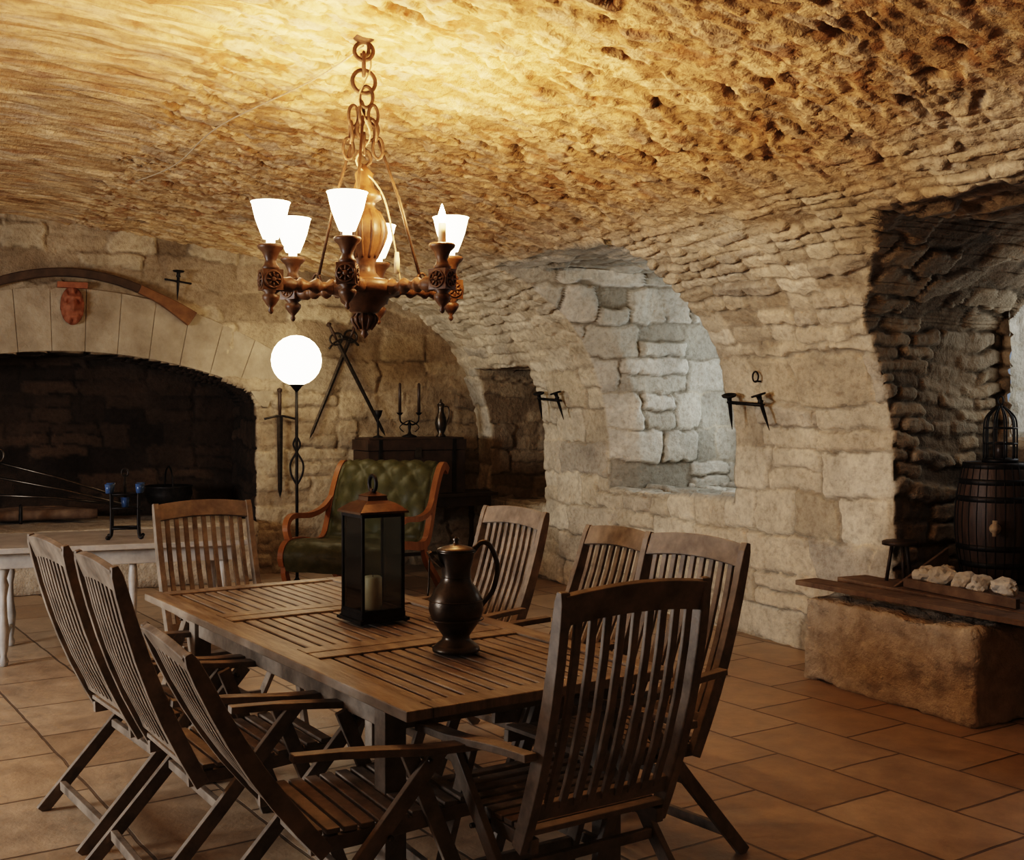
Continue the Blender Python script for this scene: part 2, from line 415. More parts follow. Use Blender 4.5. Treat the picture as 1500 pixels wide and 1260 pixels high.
panel('wall_window_recess',-.1,1.7,.8,2.85,-1.33,(.3,1.3,1.25,2.5),1,R)
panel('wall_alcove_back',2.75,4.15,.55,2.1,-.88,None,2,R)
panel('wall_right_bay_back',-4,-1.4,.4,2.75,-.90,(-2.6,-1.60,1.42,2.4),4,R)
panel('wall_bay_window_jamb',0,.42,1.38,2.45,0,None,1,R@Tr(-1.60,-.88,0)@Rz(-90))
b=B(); b.box((-2.1,-1.1,1.38),(1.05,.46,.06),M['rock']); b.box((-2.1,-1.1,2.44),(1.05,.46,.06),M['rock']); b.box((-2.65,-1.1,1.9),(.06,.46,1.1),M['rock']); b.obj('trim_2',R)
def window(name,t0,t1,z0,z1,y,Mx=R):
    b=B(); w=.05
    for a in (t0+w/2,(t0+t1)/2,t1-w/2): b.box((a,y,(z0+z1)/2),(w,.06,z1-z0),M['darkwood'])
    for z in (z0+w/2,(z0+z1)/2,z1-w/2): b.box(((t0+t1)/2,y,z),(t1-t0,.05,w),M['darkwood'])
    b.box(((t0+t1)/2,y,(z0+z1)/2),(t1-t0,.006,z1-z0),M['glass'])
    return b.obj(name,Mx)
window('window_1',.3,1.3,1.25,2.5,-1.42)
window('window_2',-2.62,-1.60,1.40,2.42,-1.34)
def area(name,loc,target,sx,sy,pw,col,par=None):
    l=bpy.data.lights.new(name,'AREA'); l.shape='RECTANGLE'; l.size=sx; l.size_y=sy; l.energy=pw; l.color=col
    o=bpy.data.objects.new(name,l); link(o)
    loc=R@V(loc); target=R@V(target)
    o.matrix_world=Matrix.Translation(loc)@(target-loc).to_track_quat('-Z','Y').to_matrix().to_4x4()
    return o
area('daylight_window_1',(.8,-1.27,1.9),(1.3,1,1.7),.95,1.2,9,(.86,.94,1.0))
area('daylight_window_2',(-2.15,-1.28,1.92),(-1.9,1,1.5),.75,.9,4.5,(.9,.95,1.0))

# ---- end wall with fireplace
FC,FW=4.02,1.69
def farch(d):
    x=abs(d-FC)/FW
    return 2.10-.34*x*x-.12*max(0,(x-.92)/.08)**2
def eskip(d,z): return 1 if abs(d-FC)<FW and z<farch(d) else 0
I2=frange(-.05,6.4,.018)+frange(6.4,9.85,.2)[1:]; J2=frange(0,3.4,.018)
def eext(p,f,kind,k):
    q=V((TE+.95*f,p.y,p.z)); return q,((q.y+5,q.x) if kind=='h' else (q.x+9,q.z))
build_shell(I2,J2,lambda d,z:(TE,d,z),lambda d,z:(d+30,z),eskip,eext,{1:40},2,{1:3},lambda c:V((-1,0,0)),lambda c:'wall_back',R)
Rend=R@Matrix.Translation((TE,0,0))@Rz(90)
panel('wall_fireplace_back',FC-FW-.1,FC+FW+.1,0,2.3,-.93,None,3,Rend)
def E(d,out,z): return V((TE-out,d,z))
b=B(); b.box((-10.05,4.9,1.7),(.1,10,3.6),M['cream']); b.obj('wall_front',R)
b=B(); b.box((0,0,-.03),(22,24,.06),M['floor']); o=b.obj('floor',Tr(0,3,0)@Rz(123.7))

# voussoir lintel
b=B(); NV=13
for i in range(NV):
    d0=FC-FW*1.06+i*(2*FW*1.06)/NV; d1=d0+2*FW*1.06/NV; g_=.0015
    def up(d): 
        x=(d-FC)/FW; return (FC+(d-FC)*1.10, 2.66-.52*x*x)
    def lo(d): return (d,farch(min(max(d,FC-FW*.999),FC+FW*.999)) - (0 if abs(d-FC)<FW else .04))
    SG=5; ds=[d0+g_+(d1-d0-2*g_)*k/SG for k in range(SG+1)]
    q=[lo(x) for x in ds]+[up(x) for x in reversed(ds)]
    pr=.030+.006*random.random(); n=len(q)
    vs=[E(x,-.25,z) for x,z in q]+[E(x,pr,z) for x,z in q]
    b.add(vs,[tuple(range(n)),tuple(reversed(range(n,2*n)))]+[(k,(k+1)%n,n+(k+1)%n,n+k) for k in range(n)],M['cream'])
b.obj('trim_1',R,.004)
# curved wooden yoke hung over the lintel
b=B(); pts=[];dd=[]
for i in range(41):
    d=2.95+i*(2.35/40); pts.append(E(d,.085,2.79-.33*(d-FC)**2)); f=i/40; dd.append(.075+.065*max(0,1-f/.14))
b.sweep(pts[8:],.06,dd[8:],M['darkwood'],side=(1,0,0)); b.sweep(pts[:9],.065,[x+.006 for x in dd[:9]],M['yoke'],side=(1,0,0))
b.obj('curved_wooden_yoke',R,.008)
def rough_block(name,c,sz,mat,Mx,res=.06,amp=.02,seed=0,rnd=.5,smooth=True):
    bm=bmesh.new(); x,y,z=sz
    bmesh.ops.create_cube(bm,size=1)
    bmesh.ops.scale(bm,verts=bm.verts,vec=sz)
    for ax,L in enumerate(sz):
        n=max(1,int(L/res))
        for k in range(1,n):
            co=V((0,0,0)); co[ax]=-L/2+L*k/n; no=V((0,0,0)); no[ax]=1
            bmesh.ops.bisect_plane(bm,geom=bm.verts[:]+bm.edges[:]+bm.faces[:],plane_co=co,plane_no=no)
    bm.normal_update(); nrm=[v.normal.copy() for v in bm.verts]
    for v,n in zip(bm.verts,nrm):
        p=v.co+V((seed*7.3,seed,0))
        e=sum(1 for i in range(3) if abs(abs(v.co[i])-sz[i]/2)<1e-4)
        a=0;A=1;s_=3.0
        for k in range(5): a+=A*noise.noise(p*s_+V((k*5.1,0,0))); A*=.62; s_*=2.1
        vor=noise.voronoi(p*6)[0]
        a+=.5*min(.5,vor[1]-vor[0])
        v.co+=n*(a*amp-(e-1)*amp*rnd)
    for f in bm.faces: f.smooth=smooth
    me=bpy.data.meshes.new(name); bm.to_mesh(me); bm.free(); me.materials.append(mat)
    o=bpy.data.objects.new(name,me); link(o); o.matrix_world=Mx@Matrix.Translation(c); return o
rough_block('stone_hearth',(TE+.24,FC,.27),(1.3,3.2,.54),M['rock'],R,.09,.02,3)
rough_block('stone_bench',(-1.96,.285,.235),(1.24,.50,.48),M['rock'],R,.015,.030,1,.3)
b=B()
b.box((0,0,0),(1.75,.17,.03),M['plank'],Tr(-2.12,.40,.55)@Rz(3))
b.box((0,0,0),(1.9,.22,.03),M['plank'],Tr(-2.25,.17,.555)@Rz(-2))
b.box((0,0,0),(1.5,.3,.03),M['plank'],Tr(-2.2,-.12,.555))
b.obj('wooden_planks',R,.004)

# ------------------------------------------------------------------ dining table
TH=.74
b=B(); L,Wd=2.5,.984
def tbx(u,v,z,su,sv,sz,mat): b.box((u,-v,z),(su,sv,sz),mat)
fr=.085
for v in(fr/2,Wd-fr/2): tbx(L/2,v,TH-.016,L,fr,.032,M['teaktop'])
cross=[fr/2,.83,.925,1.66,1.755,L-fr/2]
for u in cross: tbx(u,Wd/2,TH-.016,fr,Wd-2*fr-.004,.031,M['teaktop'])
segs=[(fr,.83-fr/2),(.925+fr/2,1.66-fr/2),(1.755+fr/2,L-fr)]
ns=15; pitch=(Wd-2*fr)/ns
for k in range(ns):
    v=fr+pitch*(k+.5)
    for a,c in segs: tbx((a+c)/2,v,TH-.018+random.uniform(-.001,.001),c-a-.004,pitch-.011,.022,M['teaktop'])
for v in(.075,Wd-.075): tbx(1.12,v,TH-.075,1.8,.028,.085,M['teak'])
for u in(.24,1.98): tbx(u,Wd/2,TH-.075,.028,Wd-.15,.085,M['teak'])
for u in(.7,1.4): tbx(u,Wd/2,TH-.055,.05,Wd-.15,.03,M['teak'])
for u in(.25,1.97):
    for v in(.08,Wd-.08): tbx(u,v,(TH-.04)/2,.072,.072,TH-.04,M['teak'])
b.obj('dining_table',T,.004)

# ------------------------------------------------------------------ chairs
def chair_mesh(name,dy=.27,dz=.72):
    b=B(); mt=M['teak']
    s0=V((0,-.19,.38)); top=V((0,-.19-dy,.38+dz))
    d=(top-s0); perp=V((0,-d.z,d.y)).normalized()*-1
    def bp(f,bul=.028): 
        q=s0+d*f; return q-perp*(bul*math.sin(math.pi*f))
    for sx in(-1,1):
        pts=[bp(f)+V((sx*.245,0,0)) for f in [0,.15,.3,.45,.6,.75,.88,.96,1.0]]
        b.sweep(pts,.03,[.045,.05,.052,.05,.048,.045,.042,.036,.02],mt)
        arm=cat([(sx*.285,-.30,.665),(sx*.29,-.12,.655),(sx*.295,.08,.635),(sx*.29,.25,.625),(sx*.285,.29,.612)],4)
        b.sweep(arm,[.04]*4+[.05]*4+[.056]*6+[.05,.045,.03],.022,mt)
        b.sweep([(sx*.276,.14,.625),(sx*.276,-.14,.305),(sx*.276,-.42,0)],.024,.046,mt)
        b.sweep([(sx*.25,.05,.625),(sx*.25,.18,.31),(sx*.25,.30,0)],.024,.046,mt)
        b.sweep([(sx*.222,-.23,.395),(sx*.222,0,.405),(sx*.222,.27,.425)],.026,.042,mt)
        b.tube([(sx*.20,-.02,.405),(sx*.30,-.02,.405)],.008,M['pewter'])
        b.tube([(sx*.23,.10,.60),(sx*.30,.10,.60)],.007,M['pewter'])
    cr=[]
    for i in range(9):
        x=-.24+.06*i; q=bp(.935)+V((x,-.012*(1-(x/.24)**2),.018*(1-(x/.24)**2))); cr.append(q)
    b.sweep(cr,.024,.085,mt,side=d.normalized().cross(V((1,0,0))).normalized())
    q=bp(.16); b.sweep([q+V((-.24,0,0)),q+V((.24,0,0))],.022,.05,mt,side=d.normalized().cross(V((1,0,0))).normalized())
    for k in range(9):
        x=-.192+.048*k
        b.sweep([bp(f,.034)+V((x,-.006*(1-(x/.24)**2),0)) for f in[.16,.35,.55,.75,.92]],.024,.014,mt)
    for k in range(10):
        y=-.215+.051*k; z=.424+.02*(y+.2)/.45+ .012*((y-.03)/.25)**2
        b.box((0,y,z),(.47,.04,.016),mt)
    b.sweep([(-.27,-.34,.09),(.27,-.34,.09)],.024,.035,mt,side=(0,1,0))
    b.sweep([(-.25,.235,.17),(.25,.235,.17)],.024,.035,mt,side=(0,1,0))
    b.sweep([(-.26,-.14,.31),(.26,-.14,.31)],.022,.03,mt,side=(0,1,0))
    return b.mesh(name)
c1=chair_mesh('dining_chair_mesh'); c2=chair_mesh('dining_chair_reclined_mesh',.37,.58); c3=chair_mesh('dining_chair_leaning_mesh',.30,.69); c4_=chair_mesh('dining_chair_upright_mesh',.20,.73)
chairs=[(c1,1.71,.13,182),(c1,1.03,.12,179),(c2,.27,.02,176),
        (c1,1.81,-1.13,2),(c3,1.02,-1.09,-3),(c1,.38,-1.00,4),
        (c4_,-.04,-.47,-90),(c1,2.62,-.47,90)]
for me_,u,y,a in chairs:
    o=bpy.data.objects.new('dining_chair',me_); link(o); o.matrix_world=T@Tr(u,y,0)@Rz(a); addbev(o,.003)

# ------------------------------------------------------------------ lantern
b=B(); w=.0875; ir=M['iron']
b.box((0,0,.012),(.215,.215,.012),ir); b.box((0,0,.03),(.19,.19,.024),ir)
for x in(-1,1):
    for y in(-1,1):
        b.box((x*w,y*w,.235),(.011,.011,.39),ir); b.ball((x*.095,y*.095,.011),.011,ir)
for z in(.045,.425):
    for k in range(4): b.box((0,-w,z),(.186,.012,.016),ir,Rz(90*k))
b.lathe([(.150,.432),(.148,.44),(.10,.468),(.062,.48),(.058,.495),(.062,.498),(.03,.508),(.012,.515),(.012,.525)],M['copper'],seg=4,smooth=False)
for k in range(4):
    b.box((0,-w,.235),(.165,.003,.37),M['glass'],Rz(90*k))
b.lathe([(.036,.042),(.036,.17),(.030,.176),(.006,.172)],M['wax'],seg=24); b.tube([(0,0,.17),(0,.002,.19)],.0015,M['iron'],6)
b.ring((0,0,.545),.03,.032,.008,ir)
b.obj('candle_lantern',Tr(-.555,4.62,TH)@Rz(123.7))

# jug
b=B(); pw=M['pewter']
b.lathe([(.075,0),(.083,.004),(.083,.014),(.070,.026),(.050,.042),(.046,.055),(.060,.075),(.084,.11),(.095,.145),(.093,.18),(.078,.212),(.058,.238),(.050,.258),(.052,.29),(.060,.32),(.066,.345),(.069,.348),(.062,.35),(.05,.33)],pw,seg=36)
b.lathe([(.068,.350),(.064,.358),(.04,.366),(.012,.372),(.008,.384),(.013,.39),(.001,.40)],pw,seg=30)
b.sweep(cat([(-.055,0,.30),(-.085,0,.33),(-.098,0,.352)],4),[.05]*4+[.035]*4+[.02],.012,pw,side=(0,1,0))
b.tube(cat([(.055,0,.335),(.09,0,.375),(.125,0,.36),(.15,0,.29),(.135,0,.21),(.10,0,.165),(.088,0,.15)],6),[.009]*37,pw,8)
b.tube([(.06,0,.352),(.085,0,.372)],.008,pw)
for z in (.115,.18,.26): b.ring((0,0,0),.095 if z<.2 else .0505,.095 if z<.2 else .0505,.0022,pw,Tr(0,0,z)@Rx(90),6,32)
b.tube(cat([(-.098,-.01,.33),(-.10,-.01,.25),(-.105,-.015,.20)],4),.003,pw,6); 
b.obj('pewter_jug',Tr(-.194,4.02,TH)@Rz(18))

# ------------------------------------------------------------------ chandelier
CH=V((-.635,5.0,0)); CHd=(R.inverted()@CH).y; cz=zceil(CHd)
b=B(); cw=M['carved']; ru=M['rust']
b.lathe([(.001,1.885),(.012,1.895),(.018,1.905),(.012,1.915),(.03,1.93),(.05,1.955),(.054,1.975),(.04,1.99),(.062,2.0),(.075,2.02),(.10,2.04),(.105,2.06),(.15,2.075),(.155,2.10),(.15,2.125),(.11,2.135),(.07,2.145),(.05,2.17),(.045,2.20),(.06,2.24),(.085,2.29),(.095,2.34),(.088,2.39),(.065,2.43),(.045,2.45),(.05,2.47),(.075,2.485),(.07,2.51),(.045,2.53),(.035,2.56),(.04,2.59),(.02,2.615),(.008,2.63)],cw,seg=28)
for k in range(12):
    a=math.radians(30*k)
    b.tube(cat([(.052*math.cos(a),.052*math.sin(a),2.23),(.096*math.cos(a),.096*math.sin(a),2.34),(.06*math.cos(a),.06*math.sin(a),2.43)],5),.008,cw,6)
    b.tube(cat([(.03*math.cos(a),.03*math.sin(a),1.925),(.055*math.cos(a),.055*math.sin(a),1.965),(.04*math.cos(a),.04*math.sin(a),1.99)],4),.006,cw,6)
RR=.41; arms=[]
for k in range(6):
    a=math.radians(-92+60*k); dx,dy=math.cos(a),math.sin(a)
    Mz=Matrix.Rotation(a,4,'Z')
    A=Mz@Tr(.10,0,2.10)@Ry(90)
    b.lathe([(.03,0),(.03,.02),(.022,.03),(.034,.045),(.034,.055),(.02,.07),(.018,.09),(.03,.105),(.034,.115),(.026,.13),(.016,.145),(.022,.165),(.032,.18),(.032,.19),(.02,.2),(.026,.215),(.034,.23),(.030,.25),(.03,.30)],cw,A,14)
    S=Mz@Tr(RR,0,0)
    b.box((0,0,2.115),(.085,.075,.085),cw,S)
    for an0 in(0,90,-90):
        Q=S@Rz(an0)@Tr(.043 if an0==0 else .038,0,2.115)@Ry(90)
        b.lathe([(.001,.006),(.010,.008),(.012,.0)],cw,Q,12); b.ring((0,0,0),.034,.034,.005,cw,Q@Rx(90),6,20)
        for j in range(8):
            an=math.pi*j/4; b.tube([(.012*math.cos(an),.012*math.sin(an),.002),(.03*math.cos(an),.03*math.sin(an),.002)],.0045,cw,5,Mx=Q)
    b.lathe([(.001,1.975),(.008,1.98),(.012,1.99),(.007,2.0),(.02,2.015),(.034,2.035),(.036,2.05),(.024,2.06),(.038,2.072),(.03,2.08)],cw,S,14)
    b.lathe([(.03,2.155),(.038,2.165),(.028,2.178),(.022,2.195),(.030,2.215),(.036,2.23),(.052,2.245),(.056,2.255),(.05,2.262),(.02,2.262)],cw,S,18)
    shaded = k!=1
    if shaded:
        b.lathe([(.018,2.262),(.018,2.285),(.032,2.285),(.050,2.33),(.064,2.37),(.078,2.43),(.082,2.436)],M['shade'],S,28,cap=False)
    else:
        b.lathe([(.016,2.262),(.016,2.345),(.008,2.348)],M['wax'],S,16)
        b.lathe([(.006,2.348),(.014,2.362),(.016,2.378),(.010,2.40),(.001,2.425)],M['bulb'],S,14)
    arms.append((V((CH.x+RR*dx,CH.y+RR*dy,2.40 if shaded else 2.45)),shaded))
    if k%2==0:
        b.tube([(.27*dx,.27*dy,2.13),(.16*dx,.16*dy,2.5),(.03*dx,.03*dy,2.83)],.007,ru,6)
        b.ring((0,0,0),.022,.03,.006,ru,Mz@Tr(.27,0,2.15),6,16)
def chlink(x,z,rx,rz,rot,r=.008): b.ring((0,0,0),rx,rz,r,ru,Tr(x,0,z)@Rz(rot),8,24)
chlink(0,2.66,.03,.035,20); chlink(-.0,2.72,.028,.045,95); chlink(.015,2.78,.045,.05,15,.009); chlink(-.01,2.85,.03,.05,80); chlink(.01,2.92,.028,.045,10)
chlink(0,2.985,.05,.05,20,.009); chlink(0,3.06,.025,.05,100); chlink(0,3.115,.04,.038,10,.009)
for dx_ in(-.045,.04):
    for i,zz in enumerate((2.84,2.77,2.70)): chlink(dx_*(1+i*.25),zz,.022,.045,30+80*i,.007)
b.lathe([(.05,cz+.02),(.045,cz-.015),(.02,cz-.03)],ru,None,16)
b.tube(cat([(0,0,cz),(0,0,3.17),(.02,0,3.14),(.015,0,3.10),(-.015,0,3.10)],5),.008,ru,8)
b.tube(cat([(.01,.02,cz),(.03,.0,3.05),(-.02,-.03,2.9),(.03,-.02,2.75),(-.03,-.03,2.64),(.05,-.03,2.55),(.10,-.05,2.45),(.14,-.05,2.25),(.16,-.05,2.12)],6),.004,M['rope'],6)
b.lathe([(.012,0),(.013,.05),(.009,.09)],M['wax'],Tr(.145,-.05,2.16),12)
ch=b.obj('chandelier',Matrix.Translation(CH),.0)
bpy.context.view_layer.update()
for p,sh in arms:
    l=bpy.data.lights.new('chandelier_bulb','POINT'); l.energy=16; l.color=(1,.63,.31); l.shadow_soft_size=.03
    o=bpy.data.objects.new('bulb_light',l); link(o); o.parent=ch; o.matrix_parent_inverse=ch.matrix_world.inverted(); o.location=p+V((0,0,.05 if sh else .0))
# ceiling cable
b=B(); A_=V((-2.65,8.2,0)); Bq=V((-.66,5.05,0)); pts=[]
for i in range(25):
    f=i/24; q=A_.lerp(Bq,f)+V((.05*math.sin(f*9),.03*math.sin(f*5),0)); d=(R.inverted()@q).y; pts.append(V((q.x,q.y,zceil(d)-.035)))
b.tube(pts,.0045,M['rope'],6); b.obj('ceiling_cable')

# ------------------------------------------------------------------ globe floor lamp
b=B()
b.lathe([(.15,0),(.15,.015),(.05,.03),(.02,.06),(.013,.08)],ir,seg=20)
b.tube([(0,0,.05),(0,0,1.83)],.014,ir,8)
for s in(-1,1):
    b.tube(cat([(0,0,.90),(s*.05,0,1.0),(s*.055,0,1.10),(0,0,1.2),(-s*.03,0,1.27),(0,0,1.34)],6),.010,ir,6)
b.lathe([(.012,1.74),(.05,1.79),(.07,1.80),(.05,1.815)],ir,seg=18)
b.ball((0,0,2.02),.225,M['globe'],None,32)
b.obj('floor_lamp',Tr(-1.93,10.4,0))

# ------------------------------------------------------------------ settee
b=B()
path=cat([(0,.46,.24),(0,.50,.36),(0,.42,.45),(0,.2,.455),(0,-.05,.42),(0,-.2,.44),(0,-.28,.56),(0,-.36,.78),(0,-.48,1.0),(0,-.58,1.08),(0,-.66,1.03)],7)
n=len(path); HWd=.47; cols=56; vs=[];fs=[]
for i,p in enumerate(path):
    a=path[max(i-1,0)];c=path[min(i+1,n-1)];t=(c-a).normalized()
    nr=V((0,t.z,-t.y))
    if nr.dot(V((0,.5,.85)))<0 and p.z>.3 and i<n*.9: nr=-nr
    for j in range(cols+1):
        x=-HWd+2*HWd*j/cols; s_=i/n*10
        pq=(x*4.2+s_*.75); qq=(x*4.2-s_*.75)
        f=(abs(math.sin(math.pi*pq)*math.sin(math.pi*qq)))**.45
        amp=.035 if i>n*.5 else .012
        ed=min(1,(HWd-abs(x))/.04)
        vs.append(p+V((x,0,0))+nr*(.02+amp*f)*ed)
for i in range(n-1):
    for j in range(cols):
        fs.append((i*(cols+1)+j,i*(cols+1)+j+1,(i+1)*(cols+1)+j+1,(i+1)*(cols+1)+j))
b.add(vs,fs,M['leather'],None,True)
b.sweep(path,2*HWd,.05,M['leather'],smooth=False)
sw=HWd+.025
for sx in(-1,1):
    b.sweep([q+V((sx*sw,0,0)) for q in path[3:]],.05,.07,M['mahog'])
    b.sweep(cat([(sx*sw,.36,.43),(sx*(sw+.02),.40,.58),(sx*(sw+.03),.30,.67),(sx*(sw+.03),.0,.66),(sx*(sw+.02),-.22,.70),(sx*sw,-.36,.80)],6),.05,.045,M['mahog'])
    b.sweep(cat([(sx*sw,.36,.42),(sx*sw,.46,.25),(sx*sw,.42,.1),(sx*sw,.48,0)],5),.045,.055,M['mahog'])
    b.sweep(cat([(sx*sw,-.15,.44),(sx*sw,-.22,.28),(sx*sw,-.40,.12),(sx*sw,-.52,0)],5),.045,.055,M['mahog'])
b.box((0,.42,.27),(2*HWd,.03,.08),M['mahog'])
b.obj('tufted_leather_settee',Tr(-1.28,9.95,0)@Rz(160),0)
# ------------------------------------------------------------------ console, trunk & things on it
def EM(d,out,z,rot=0): return R@Tr(TE-out,d,z)@Rz(90+rot)
b=B()
b.box((0,0,.745),(1.5,.5,.035),M['darkwood']); b.box((0,0,.68),(1.38,.42,.10),M['darkwood'])
for x in(-.66,.66):
    for y in(-.19,.19):
        b.lathe([(.03,0),(.035,.03),(.022,.06),(.03,.12),(.038,.2),(.024,.28),(.022,.45),(.036,.5),(.025,.55),(.036,.63)],M['darkwood'],Tr(x,y,0),12)
b.box((0,0,.16),(1.32,.04,.03),M['darkwood'])
b.obj('console_table',EM(.84,.42,0),.004)
b=B()
b.box((0,0,.21),(1.0,.44,.42),M['darkwood']); b.box((0,0,.475),(1.02,.46,.10),M['darkwood']); b.box((0,0,.535),(.98,.42,.02),M['darkwood'])
for x in(-.38,.38): b.box((x,0,.27),(.04,.468,.52),M['iron'])
b.box((0,.235,.40),(.07,.012,.10),M['pewter']); b.box((0,-.235,.40),(.07,.012,.10),M['pewter'])
for x in(-.505,.505): b.ring((0,0,0),.04,.05,.007,M['iron'],Tr(x,0,.25)@Rz(90),6,14)
b.obj('wooden_trunk',EM(.936,.42,.765),.006)
ZT=.765+.546
b=B(); b.lathe([(.05,0),(.05,.006),(.012,.02),(.008,.08),(.012,.14),(.008,.17),(.03,.21),(.045,.26),(.042,.262),(.02,.22)],ir,seg=20); b.obj('iron_goblet',EM(1.26,.42,ZT))
b=B(); b.lathe([(.075,0),(.07,.012),(.02,.03),(.010,.06),(.016,.1),(.009,.16)],ir,seg=18)
b.tube(cat([(-.10,0,.22),(-.09,0,.15),(-.03,0,.12),(0,0,.14),(.03,0,.12),(.09,0,.15),(.10,0,.22)],6),.008,ir,8)
b.tube(cat([(-.06,0,.05),(-.1,0,.1),(0,0,.16),(.1,0,.1),(.06,0,.05)],6),.005,ir,6)
for x in(-.10,.10):
    b.lathe([(.012,.215),(.032,.235),(.034,.24),(.014,.24)],ir,Tr(x,0,0),14); b.lathe([(.015,.24),(.014,.52),(.002,.53)],M['darkwax'],Tr(x,0,0),12)
b.obj('two_arm_candelabra',EM(.935,.42,ZT))
b=B(); b.lathe([(.05,0),(.05,.01),(.03,.03),(.05,.08),(.062,.13),(.05,.19),(.03,.24),(.028,.28),(.04,.32),(.036,.32),(.02,.27)],pw,seg=22)
b.tube(cat([(-.03,0,.30),(-.08,0,.29),(-.085,0,.2),(-.055,0,.12)],6),.006,pw,8)
b.lathe([(.035,.32),(.015,.34),(.006,.37)],pw,seg=16)
b.obj('pewter_ewer',EM(.60,.42,ZT))

def sword(p0,p1,wide=.03,guard=.16,grip=.2):
    b=B(); p0=V(p0);p1=V(p1); L=(p1-p0).length
    b.lathe([(.001,-.03),(.024,-.018),(.026,0),(.012,.015),(.016,.03),(.017,grip*.5),(.012,grip)],M['darkwood'],None,10)
    b.tube(cat([(-guard/2,0,grip+.03),(0,0,grip),(guard/2,0,grip+.03)],4),.011,M['steel'],6)
    w=wide/2
    vs=[(-w,0,grip),(0,.007,grip),(w,0,grip),(0,-.007,grip),(-w*.7,0,L-.08),(0,.005,L-.08),(w*.7,0,L-.08),(0,-.005,L-.08),(0,0,L)]
    b.add(vs,[(0,1,5,4),(1,2,6,5),(2,3,7,6),(3,0,4,7),(4,5,8),(5,6,8),(6,7,8),(7,4,8),(3,2,1,0)],M['steel'])
    d=(p1-p0).normalized(); y=V((-1,0,0)); x=y.cross(d).normalized(); y=d.cross(x)
    Mx=Matrix(((x.x,y.x,d.x,p0.x),(x.y,y.y,d.y,p0.y),(x.z,y.z,d.z,p0.z),(0,0,0,1)))
    return b,Mx
b,Mx=sword(E(1.36,.08,2.44),E(1.84,.08,1.29),.045,.22,.17); b.ring((0,0,.15),.065,.055,.010,M['steel']); b.obj('rapier',R@Mx)
b,Mx=sword(E(1.65,.12,2.40),E(1.07,.12,1.31),.045,.22,.17); b.ring((0,0,.15),.065,.055,.010,M['steel']); b.obj('rapier',R@Mx)
b,Mx=sword(E(2.13,.08,1.76),E(2.13,.08,.73),.06,.30,.24); b.obj('broadsword',R@Mx)
# mask
b=B(); vs=[];fs=[];nn=26
for i in range(nn+1):
    for j in range(nn+1):
        x=-1+2*i/nn; z=-1+2*j/nn
        r2=x*x/.75+z*z; h=max(0,1-r2)**.5*.09
        h+=.06*math.exp(-((x/.16)**2+((z+.05)/.28)**2))
        h-=.045*(math.exp(-(((abs(x)-.32)/.14)**2+((z-.2)/.1)**2)))
        h+=.025*math.exp(-((z-.42)/.1)**2)*(abs(x)<.6)
        h-=.04*math.exp(-((x/.25)**2+((z+.42)/.06)**2))
        h+=.022*math.sin(9*math.atan2(z,x))*(r2>.55)*(r2<1.2)
        k=1.0 if r2<1 else 1/ r2**.5
        vs.append((x*.115*k*1.0,-h-.0,z*.17*k))
for i in range(nn):
    for j in range(nn): a=i*(nn+1)+j; fs.append((a,a+1,a+nn+2,a+nn+1))
b.add(vs,fs,M['terra'],None,True)
b.box((0,-.02,.18),(.25,.07,.05),M['terra'])
b.obj('lion_mask_carving',R@Matrix.Translation(E(3.99,.05,2.50))@Rz(-90))
def pricket(b,x,y,z,tilt=12,L=.24):
    A=Tr(x,y,z)@Ry(tilt)@Rx(-14)
    b.lathe([(.048,0),(.052,.012),(.044,.014),(.018,-.004),(.015,-.03),(.022,-.04),(.014,-.05),(.011,-L*.6),(.002,-L)],ir,A,16)
b=B(); pricket(b,0,.10,.10,0,.26); b.tube([(0,.10,.04),(0,0,.02)],.009,ir,8); b.tube([(-.12,.08,.0),(.12,.08,.03)],.009,ir)
b.obj('iron_wall_sconce',R@Matrix.Translation(E(3.08,0.02,2.74))@Rz(90))
def pair(t,z,dd,name='twin_iron_sconce',half=.16):
    b=B()
    pricket(b,-half,.13,.06,10); pricket(b,half,.13,.06,-10)
    b.tube([(-half-.02,.12,.0),(half+.02,.12,.02)],.012,ir,8)
    b.tube([(-half*.6,.12,.0),(-half*.6,-.06,.0)],.009,ir,8); b.tube([(half*.6,.12,.01),(half*.6,-.06,.01)],.009,ir,8)
    b.obj(name,R@Tr(t,dd,z))
pair(-.32,1.61,.06); pair(2.48,1.66,.06)
b=B(); b.ring((0,0,0),.03,.035,.006,ir,Rz(0)); b.tube([(0,0,-.03),(0,-.08,-.03)],.006,ir); b.obj('iron_wall_hook',R@Tr(-.42,.17,1.80))

# ------------------------------------------------------------------ painted table & things
b=B(); pt=M['paint']
b.box((0,0,.722),(1.62,.92,.036),pt); b.box((0,0,.655),(1.45,.78,.10),pt)
for x in(-.66,.66):
    for y in(-.33,.33):
        b.lathe([(.022,0),(.03,.03),(.018,.06),(.028,.12),(.036,.22),(.024,.3),(.02,.42),(.034,.5),(.022,.54),(.04,.6),(.04,.64)],pt,Tr(x,y,0),14)
for x in(-.66,.66): b.tube([(x,-.33,.14),(x,.33,.14)],.014,pt)
for x in (-.1,.1): b.lathe([(.02,0),(.03,.1),(.02,.3),(.03,.5),(.02,.64)],pt,Tr(x,-.33,0),12)
b.obj('painted_side_table',Tr(-2.62,7.65,0)@Rz(20),.005)
b=B()
for x in(-.085,.085):
    for y in(-.06,.06):
        b.tube(cat([(x*1.25,y*1.25,.008),(x,y,.04),(x,y,.30),(x*1.1,y*1.1,.33)],4),.009,ir,6); b.ball((x*1.25,y*1.25,.014),.012,ir)
        b.lathe([(.022,.30),(.028,.36),(.026,.36),(.02,.31)],M['blueglass'],Tr(x*1.1,y*1.1,0),12)
